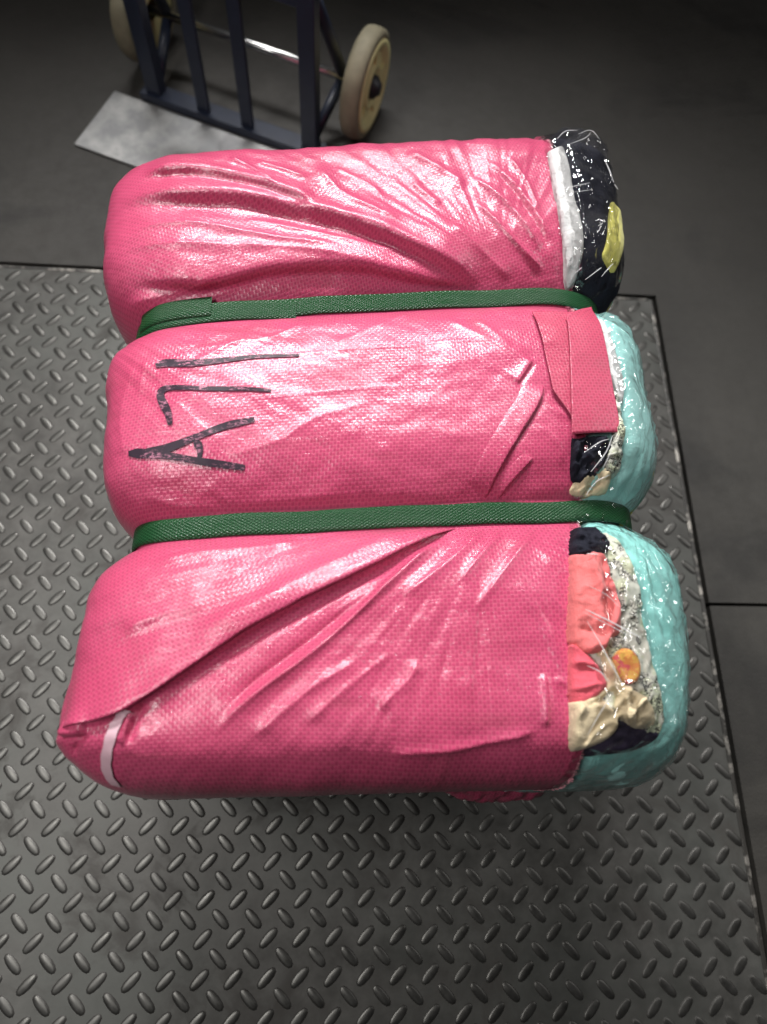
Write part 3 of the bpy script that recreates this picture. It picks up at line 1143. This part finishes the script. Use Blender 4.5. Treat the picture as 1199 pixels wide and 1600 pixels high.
def core(name, s0, s1, mat, label, t_extra, seed, push=0.0, zlo=None, zhi=None, foldamp=0.004, fold_fn=None):
    """garment pressed into the rounded end of one lobe of the bale"""
    capf, capb = s0 <= SF + 1e-6, s1 >= SB - 1e-6
    sv = s_samples(s0, s1, 0.003, capf, capb)
    ta = t_at_edge(sv, -0.03)
    T, _ = rows(sv, ta, np.full(len(sv), 2 * math.pi - 0.25), 150)
    P = section(sv[:, None], T)
    N = normals(P)
    # orient outwards
    c = np.array([0.6, (s0 + s1) / 2, 0.2])
    if (N * (P - c)).sum(-1).mean() < 0: N = -N
    D = push + foldamp * fbm(P[..., 1] * 18 + seed, P[..., 0] * 30 + P[..., 2] * 22, seed % 6, 3)
    D += foldamp * 0.9 * np.abs(fbm(P[..., 1] * 6 + seed * 2, (P[..., 0] - P[..., 2]) * 40, (seed + 1) % 6, 2))
    if fold_fn is not None: D = D + fold_fn(P)
    D = D - 0.012 * (1 - sstep(-0.004, 0.016, P[..., 0] - edge_x(sv)[:, None])) * (P[..., 2] > 0.25)
    P = P + N * np.asarray(D)[..., None]
    P[..., 2] = np.maximum(P[..., 2], 0.0013)
    o = link(name, mesh_grid(name, P), None, mat)
    tag(o, label, 'clothing')
    return o


def crease_lines(lines):
    L = [(a * 1e-3, w * 1e-3, smooth_poly(plans(p))) for a, w, p in lines]

    def fn(P):
        D = np.zeros(P.shape[:2])
        for a, w, pts in L:
            d, _, fr = poly_dist(P[..., 0], P[..., 1], pts)
            D += a * np.exp(-(d / w) ** 2) * sstep(0, .15, fr) * sstep(0, .15, 1 - fr)
        return D
    return fn


core('mint_shirt', SF, S2 - 0.012, M['mint'], 'mint green folded shirt round the open end of the front lobe', 0, 1,
     fold_fn=crease_lines([(-6, 4, [(965, 840), (1000, 885), (1030, 950), (1045, 1010)]), (-4, 5, [(1005, 900), (1018, 980), (1025, 1060)]), (4, 7, [(985, 850), (1030, 920), (1052, 1000)])]))
core('mint_towel', S2 + 0.012, S1 - 0.012, M['mint_pale'], 'pale mint folded garment curving round the open end of the middle lobe', 0, 2, foldamp=0.0025,
     fold_fn=crease_lines([(-5, 4, [(970, 560), (978, 640), (968, 720), (945, 785)]), (-3, 4, [(1000, 700), (990, 745), (960, 790)])]))
core('navy_jumper', S1 + 0.012, SB, M['navy'], 'navy garment wrapped in film at the open end of the back lobe', 0, 3)

# green print garment low down, showing where the straps pinch the bale
for (sa, sb, lab) in [(S2 - 0.055, S2 + 0.075, 'green and yellow print garment low beside the strap under the A'), (S1 - 0.05, S1 + 0.085, 'green print garment low behind the strap near the yellow cloth')]:
    sv = np.linspace(sa, sb, 60)
    T = np.linspace(math.pi * 1.30, math.pi * 1.85, 90)
    Pg = section(sv[:, None], T[None, :])
    zz = Pg[..., 2]
    endr = np.sqrt(np.clip(1 - (np.abs(np.linspace(-1, 1, 60)) ** 4), 0, 1))[:, None]
    tr_ = np.sqrt(np.clip(1 - np.abs(np.linspace(-1, 1, 90)) ** 4, 0, 1))[None, :]
    Pg[..., 0] += 0.014 * endr * tr_ + 0.004 * fbm(Pg[..., 1] * 40, zz * 40, 5, 3) - 0.010
    Pg[..., 2] = np.maximum(Pg[..., 2], 0.002)
    o = link('print_dress', mesh_grid('print_dress', Pg), None, M['paisley'])
    tag(o, lab, 'clothing')

cushion('black_top', [(893, 832), (922, 830), (940, 845), (946, 862), (930, 868), (893, 871)], 0.012, M['navy'], 'black crumpled cloth beside the coral one, just below the lower strap', 'clothing', 1, fold=0.008, fscale=80, lift=0.009)
cushion('coral_top', [(890, 872), (930, 868), (944, 880), (952, 920), (962, 965), (962, 990), (945, 1000), (932, 1020), (890, 1005)], 0.014, M['coral'], 'coral folded top between pink cover and sketch print cloth', 'clothing', 2, fold=0.007, fscale=38, lift=0.008, fdir=1.3, creases=[(-8, 3, [(936, 872), (938, 905), (942, 960), (938, 1000)]), (-5, 2.5, [(935, 912), (955, 900)]), (4, 4, [(915, 880), (925, 930), (930, 985)]), (-5, 3, [(895, 985), (930, 992), (962, 985)])])
cushion('sketch_print_blouse', [(910, 838), (938, 832), (962, 844), (985, 880), (1000, 930), (1008, 990), (1020, 1040), (1032, 1090), (1034, 1130), (1022, 1152), (985, 1140), (940, 1120), (900, 1080), (896, 1000), (896, 920)], 0.009, M['floral'], 'white blouse with black sketch print between coral top and mint shirt', 'clothing', 3, fold=0.005, fscale=70, fdir=1.2)
cushion('rose_top', [(890, 1010), (918, 1028), (940, 1062), (936, 1082), (892, 1100)], 0.011, M['rose'], 'rose red cloth just above the cream garment', 'clothing', 4, fold=0.005, fscale=45, lift=0.008)
cushion('cream_blouse', [(890, 1100), (930, 1082), (944, 1062), (930, 1020), (940, 1010), (962, 1060), (998, 1088), (1014, 1110), (1016, 1134), (985, 1137), (962, 1122), (955, 1142), (938, 1158), (905, 1170), (890, 1165)], 0.017, M['cream'], 'cream twisted blouse at the front corner of the open end', 'clothing', 5, fold=0.007, lift=0.004, fdir=0.8, creases=[(-8, 3, [(900, 1104), (935, 1095), (958, 1080)]), (-9, 3, [(960, 1120), (953, 1105), (958, 1085)]), (5, 4, [(945, 1030), (958, 1065), (985, 1095)]), (-6, 2.5, [(978, 1092), (985, 1115), (990, 1136)]), (5, 3, [(968, 1090), (975, 1118)]), (-5, 3, [(905, 1165), (925, 1140), (945, 1115)])])
cushion('purple_cloth', [(915, 1165), (955, 1125), (1005, 1138), (1028, 1148), (1005, 1166), (960, 1178), (920, 1180)], 0.010, simple('purple_black_cloth', (0.022, 0.014, 0.040), 0.8), 'dark purple cloth under the cream blouse at the front corner', 'clothing', 6, fold=0.004)
cushion('navy_lace_top', [(893, 686), (935, 684), (952, 688), (950, 712), (928, 745), (893, 755)], 0.012, M['navy'], 'navy cloth showing below the small pink patch', 'clothing', 7, fold=0.009, fscale=90, fdir=1.0)
cushion('white_shirt', [(918, 497), (940, 506), (963, 555), (974, 605), (970, 632), (955, 600), (940, 555)], 0.010, M['white'], 'white cloth between pink patch and pale mint garment', 'clothing', 8, fold=0.003)
cushion('sketch_print_cuff', [(950, 605), (966, 625), (972, 680), (966, 735), (948, 745), (945, 715), (956, 690), (957, 650)], 0.012, M['floral'], 'narrow black and white sketch print cloth edging the pale mint garment', 'clothing', 9, fold=0.008, fscale=80)
cushion('cream_lace', [(893, 752), (928, 741), (952, 738), (950, 762), (938, 774), (893, 774)], 0.011, M['cream'], 'cream crumpled cloth just above the lower strap at its right end', 'clothing', 10, fold=0.009, fscale=90, fdir=0.9)
cushion('white_vest', [(856, 240), (878, 234), (890, 265), (896, 310), (908, 350), (911, 390), (903, 425), (893, 448), (882, 440), (872, 330)], 0.010, M['white'], 'white cloth strip between pink cover and navy garment at the back lobe', 'clothing', 11, fold=0.003, fdir=1.4)
cushion('yellow_top', [(954, 318), (970, 340), (976, 372), (967, 412), (954, 438), (944, 424), (938, 405), (945, 385), (950, 345)], 0.012, M['yellow'], 'yellow cloth at the outer side of the navy garment', 'clothing', 12, fold=0.003, fdir=1.4)
# orange button-like motif patch
cxy = np.array(plan(972, 1043)); cc = np.array([cxy + np.array([0.0125 * math.cos(t), 0.0155 * math.sin(t)]) for t in np.linspace(0, 2 * math.pi, 24, endpoint=False)])
cushion('orange_badge', None, 0.004, M['tag'], 'round orange patterned badge on the sketch print blouse', 'badge', 13, lift=0.014, fold=0.001, edge=0.004, depth=0.006, step=0.0012, xy=cc)

# --- loose pieces of pink woven cloth on the middle lobe ----------------------
def sheet_patch(name, pts, lift, label, nu=40, nv=40, sagf=0.0):
    """four measured corners -> thin cloth sheet lying on the bale"""
    c = plans(pts)
    u = np.linspace(0, 1, nu)[:, None, None]; v = np.linspace(0, 1, nv)[None, :, None]
    XY = (1 - u) * (1 - v) * c[0] + u * (1 - v) * c[1] + u * v * c[2] + (1 - u) * v * c[3]
    X, Y = XY[..., 0], XY[..., 1]
    Z = np.zeros(X.shape)
    for i in range(nu):
        for j in range(nv):
            h, n, _, _ = BVH.ray_cast(Vector((X[i, j], Y[i, j], 1.0)), Vector((0, 0, -1)))
            tz = float(topz(X[i, j], Y[i, j])) + (0.009 if pts[0][0] > 870 else 0.004)
            Z[i, j] = max(h.z if h is not None else 0, tz)
    for _ in range(6):
        Zp = np.pad(Z, 1, mode='edge')
        Z = np.maximum(Z, (Zp[:-2, 1:-1] + Zp[2:, 1:-1] + Zp[1:-1, :-2] + Zp[1:-1, 2:]) / 4)
    Z = Z + lift + 0.0015 * fbm(X * 40, Y * 60, 1, 2)
    P = np.stack([X, Y, Z], -1)
    # closed thin shell
    top = P; bot = P - np.array([0, 0, 0.0012])
    rows = [top]
    me_t = np.concatenate([bot[:1], top, bot[-1:]], 0)
    full = np.concatenate([np.concatenate([bot[:1, :1], bot[:1], bot[:1, -1:]], 1), np.concatenate([bot[:, :1], top, bot[:, -1:]], 1), np.concatenate([bot[-1:, :1], bot[-1:], bot[-1:, -1:]], 1)], 0)
    UV = full[..., :2].copy()
    a = 0.12
    UV = np.stack([UV[..., 0] * math.cos(a) + UV[..., 1] * math.sin(a), -UV[..., 0] * math.sin(a) + UV[..., 1] * math.cos(a)], -1)
    o = bchild(link(name, mesh_grid(name, full, UV), None, M['pink_patch']))
    o['label'] = label
    return o


sheet_patch('woven_patch', [(829, 492), (897, 494), (903, 672), (862, 612)], 0.0016, 'matt pink strip under the small patch')
sheet_patch('woven_patch', [(880, 501), (918, 490), (963, 682), (888, 686)], 0.0025, 'small pink patch over the end of the cover')

# --- clear film over the open end --------------------------------------------
def film(name, s0, s1, seed):
    capf, capb = s0 <= SF + 1e-6, s1 >= SB - 1e-6
    sv = s_samples(s0, s1, 0.002, capf, capb)
    ta = t_at_edge(sv, -0.012)
    T, _ = rows(sv, ta, np.full(len(sv), 2 * math.pi - 0.6), 230)
    P = section(sv[:, None], T); N = normals(P)
    c = np.array([0.6, (s0 + s1) / 2, 0.2])
    if (N * (P - c)).sum(-1).mean() < 0: N = -N
    off = 0.002 + 0.017 * sstep(0, 0.02, (P[..., 0] - edge_x(sv)[:, None]) + 0.004) * sstep(0.0, 0.02, strap_dist(sv))[:, None] * sstep(0.70, 0.97, N[..., 2])
    D = off + 0.005 * np.abs(fbm((P[..., 0] + P[..., 1]) * 30 + seed, (P[..., 1] - P[..., 0] + P[..., 2]) * 16, seed % 6, 3))
    for fq, am in ((34, 0.0042), (80, 0.0016)):
        a1 = (P[..., 0] * 0.8 + P[..., 1] * 0.6 - P[..., 2] * 0.7); a2 = (P[..., 1] * 0.8 - P[..., 0] * 0.6 + 0.5 * P[..., 2])
        D = D + am * ((1 - np.abs(2 * fbm(a1 * fq * 0.5 + seed, a2 * fq + 5 * seed, (seed + 1) % 6, 2))) ** 3 - 0.4)
    D = np.where(N[..., 2] > 0.97, D, off + (D - off) * (0.35 + 0.65 * sstep(0.3, 0.97, N[..., 2])))
    pc = plans([(884, 503), (918, 488), (964, 684), (890, 690)])
    a_ = pc.mean(0); inpatch = np.ones(P.shape[:2], bool)
    for k in range(4):
        e0, e1 = pc[k], pc[(k + 1) % 4]
        cr = (e1[0] - e0[0]) * (P[..., 1] - e0[1]) - (e1[1] - e0[1]) * (P[..., 0] - e0[0])
        cr0 = (e1[0] - e0[0]) * (a_[1] - e0[1]) - (e1[1] - e0[1]) * (a_[0] - e0[0])
        inpatch &= (cr * np.sign(cr0) / np.hypot(*(e1 - e0))) > -0.008
    D = np.where(inpatch, np.minimum(D, 0.004), D)
    P = P + N * np.maximum(D, 0.0015)[..., None]
    P[..., 2] = np.maximum(P[..., 2], 0.0014)
    return bchild(link(name, mesh_grid(name, P), None, M['film']))


film('clear_film', SF, S2 - 0.004, 1)
film('clear_film', S2 + 0.004, S1 - 0.004, 3)
film('clear_film', S1 + 0.004, SB, 4)


def tube(pts, r, n=6):
    V = []; F = []
    pts = np.asarray(pts); m = len(pts)
    for i in range(m):
        a = pts[max(i - 1, 0)]; b = pts[min(i + 1, m - 1)]
        d = (b - a) / (np.linalg.norm(b - a) + 1e-9)
        e1 = np.cross(d, [0.01, 0.02, 1.0]); e1 /= np.linalg.norm(e1); e2 = np.cross(d, e1)
        rr = r * (0.35 + 0.65 * math.sin(math.pi * (i + 0.3) / (m - 0.4)))
        for k in range(n):
            t = 2 * math.pi * k / n
            V.append(pts[i] + rr * (math.cos(t) * e1 + math.sin(t) * e2 * 0.6))
    for i in range(m - 1):
        for k in range(n):
            F.append((i * n + k, i * n + (k + 1) % n, (i + 1) * n + (k + 1) % n, (i + 1) * n + k))
    return V, F


cords = [([(903, 960), (940, 978), (985, 1002)], 1.5), ([(903, 966), (945, 987), (985, 1010)], 0.7), ([(905, 978), (925, 1012), (945, 1050), (958, 1072)], 1.0),
         ([(903, 922), (935, 938), (958, 960)], 0.6), ([(905, 875), (922, 876)], 1.4),
         ([(905, 1150), (925, 1115), (945, 1085)], 0.6), 
         ([(905, 1045), (925, 1055), (938, 1070)], 1.0),
         ([(862, 240), (875, 228), (893, 226)], 1.0), ([(880, 248), (905, 238), (915, 228)], 0.8), ([(895, 232), (915, 225), (928, 240)], 0.9),
         ([(872, 317), (890, 312), (912, 307)], 1.1), ([(885, 322), (912, 318)], 0.8), ([(865, 282), (882, 279)], 0.8), ([(878, 338), (895, 336)], 0.8),
         ([(935, 270), (943, 288), (949, 305)], 1.6), ([(950, 308), (956, 316)], 1.6), ([(890, 445), (900, 436)], 0.9), ([(905, 455), (925, 440), (930, 436)], 1.0), ([(930, 450), (942, 436), (948, 430)], 1.0),
         ([(903, 720), (925, 705), (940, 700)], 0.9), ([(912, 750), (935, 720), (945, 695)], 1.1), ([(930, 745), (945, 715)], 0.7), ([(905, 785), (920, 765), (940, 755)], 0.9)]
V = []; F = []
for pts, r in cords:
    q = smooth_poly(np.array(pts, float), 5) if len(pts) > 2 else np.linspace(pts[0], pts[1], 6)
    xyz = []
    for p in q:
        x, y = plan(*p); xyz.append((x, y, float(topz(x, y)) + 0.023))
    v, f = tube(xyz, r * 0.0007)
    b = len(V); V += v; F += [tuple(b + i for i in g) for g in f]
fc = bchild(link('film_wrinkles', mesh_np('film_wrinkles', V, F), None, M['film_cord']))
tag(fc, kind='stuff')

# crumpled lower layer of the wrapping at the front foot of the bale
cushion_pts = None
n1, n2 = 70, 60
uu = np.linspace(0, 1, n1)[:, None]; vv = np.linspace(0, 1, n2)[None, :]
xx = 0.60 + 0.155 * uu + 0 * vv
yy = -0.902 - 0.036 * np.sin(vv * math.pi) * np.sqrt(np.clip(1 - np.abs(2 * uu - 1) ** 3, 0, 1)) + 0.006 * fbm(uu * 14 + 0 * vv, vv * 9 + 0 * uu, 2, 3)
zz = 0.02 + 0.19 * vv + 0 * uu
bchild(link('crumpled_foot', mesh_grid('crumpled_foot', np.stack([xx, yy, zz], -1), np.stack([xx, zz], -1)), None, M['pink']))

# ================================================================== HAND TRUCK
TA = math.radians(-21)
U = np.array([math.cos(TA), math.sin(TA), 0]); NF = np.array([math.sin(TA), -math.cos(TA), 0]); UP = np.array([0, 0, 1.0])
TB = np.array([0.207, 0.4235, 0.0])         # middle between the rails
truck = empty('hand_truck', tuple(TB))
truck.rotation_euler = (0, 0, TA)
tag(truck, 'dark blue steel hand truck with silver toe plate and cream wheels behind the bale', 'hand truck')
# local frame: x along the axle, -y towards the toe, z up
HW = 0.182


def tbox(name, x0, y0, z0, x1, y1, z1, mat, bev=0.002, parent=None):
    me = box_mesh(name, x0, y0, z0, x1, y1, z1)
    o = link(name, me, parent or truck, mat)
    bm = o.modifiers.new('bevel', 'BEVEL'); bm.width = bev; bm.segments = 2
    return o


def ttube(name, pts, r, mat, parent=None, n=14):
    V = []; F = []
    pts = np.asarray(pts, float); m = len(pts)
    for i in range(m):
        a = pts[max(i - 1, 0)]; b = pts[min(i + 1, m - 1)]
        d = (b - a) / np.linalg.norm(b - a)
        ref = np.array([0, 0, 1.0]) if abs(d[2]) < 0.9 else np.array([1.0, 0, 0])
        e1 = np.cross(d, ref); e1 /= np.linalg.norm(e1); e2 = np.cross(d, e1)
        for k in range(n):
            t = 2 * math.pi * k / n
            V.append(pts[i] + r * (math.cos(t) * e1 + math.sin(t) * e2))
    for i in range(m - 1):
        for k in range(n): F.append((i * n + k, i * n + (k + 1) % n, (i + 1) * n + (k + 1) % n, (i + 1) * n + k))
    F += [tuple(range(n - 1, -1, -1)), tuple((m - 1) * n + k for k in range(n))]
    return link(name, mesh_np(name, V, F), parent or truck, mat)


def rail_pts(x, y):
    return [(x, y, 0.02), (x, y, 0.4), (x, y, 0.8), (x, y + 0.01, 1.05)]


for sx in (-1, 1):
    tbox('rail', sx * HW - 0.017, -0.012, 0.006, sx * HW + 0.017, 0.016, 1.12, M['frame'])
for x in (-0.065, 0.038):
    tbox('inner_bar', x - 0.014, -0.010, 0.006, x + 0.014, 0.000, 1.05, M['frame'])
tbox('cross_bar', -HW + 0.018, 0.001, 0.30, HW - 0.018, 0.012, 0.335, M['frame'])
tbox('cross_bar', -HW + 0.018, 0.001, 0.72, HW - 0.018, 0.012, 0.755, M['frame'])
tbox('foot_bar', -HW - 0.03, -0.020, 0.007, HW + 0.03, 0.022, 0.024, M['frame'])
tbox('toe_plate', -HW - 0.093, -0.195, 0.003, HW + 0.093, -0.021, 0.0065, M['nose'], 0.0012)
AY, AZ = 0.125, 0.105
ttube('axle', [(-HW - 0.10, AY, AZ), (HW + 0.10, AY, AZ)], 0.0095, M['axle'])
for sx in (-1, 1):
    ttube('brace', [(sx * (HW), 0.012, 0.34), (sx * (HW + 0.012), 0.07, 0.22), (sx * (HW + 0.02), AY, AZ + 0.01)], 0.012, M['frame'])
    ttube('brace', [(sx * (HW), 0.012, 0.03), (sx * (HW + 0.02), AY, AZ - 0.008)], 0.011, M['frame'])


def lathe_x(name, prof, mat, parent, n=48):
    """prof: (x, r) list, turned about the axle"""
    V = []; F = []
    for x, r in prof:
        for k in range(n):
            t = 2 * math.pi * k / n
            V.append((x, r * math.cos(t), r * math.sin(t)))
    for i in range(len(prof) - 1):
        for k in range(n): F.append((i * n + k, i * n + (k + 1) % n, (i + 1) * n + (k + 1) % n, (i + 1) * n + k))
    o = link(name, mesh_np(name, V, F), parent, mat)
    return o


for sx in (-1, 1):
    wroot = empty('wheel', (sx * (HW + 0.072), AY, AZ)); wroot.parent = truck
    if sx < 0: wroot.rotation_euler = (0, 0, math.pi)
    lathe_x('tyre', [(-0.020, 0.080), (-0.021, 0.093), (-0.016, 0.102), (-0.006, 0.1045), (0.006, 0.1045), (0.016, 0.102), (0.021, 0.094), (0.020, 0.088)], M['tyre'], wroot)
    lathe_x('rim', [(-0.018, 0.02), (-0.018, 0.081), (0.018, 0.0885), (0.0225, 0.087), (0.0225, 0.074), (0.014, 0.070), (0.012, 0.045), (0.019, 0.042), (0.021, 0.036), (0.014, 0.033), (0.013, 0.020)], M['rimy'], wroot)
    lathe_x('hub', [(0.010, 0.024), (0.024, 0.022), (0.030, 0.014), (0.034, 0.012), (0.035, 0.0)], M['hub'], wroot, 24)
    for k in range(5):
        t = 2 * math.pi * k / 5
        c = np.array([0.0125, 0.056 * math.cos(t), 0.056 * math.sin(t)])
        e1 = np.array([0, math.cos(t), math.sin(t)]); e2 = np.array([0, -math.sin(t), math.cos(t)])
        V = [tuple(c + a * 0.013 * e1 + b * 0.006 * e2 + np.array([h, 0, 0])) for h in (0, 0.005) for a, b in ((-1, -1), (1, -1), (1, 1), (-1, 1))]
        link('spoke', mesh_np('spoke', V, [(4, 5, 6, 7), (0, 1, 5, 4), (1, 2, 6, 5), (2, 3, 7, 6), (3, 0, 4, 7)], False), wroot, M['rimy'])
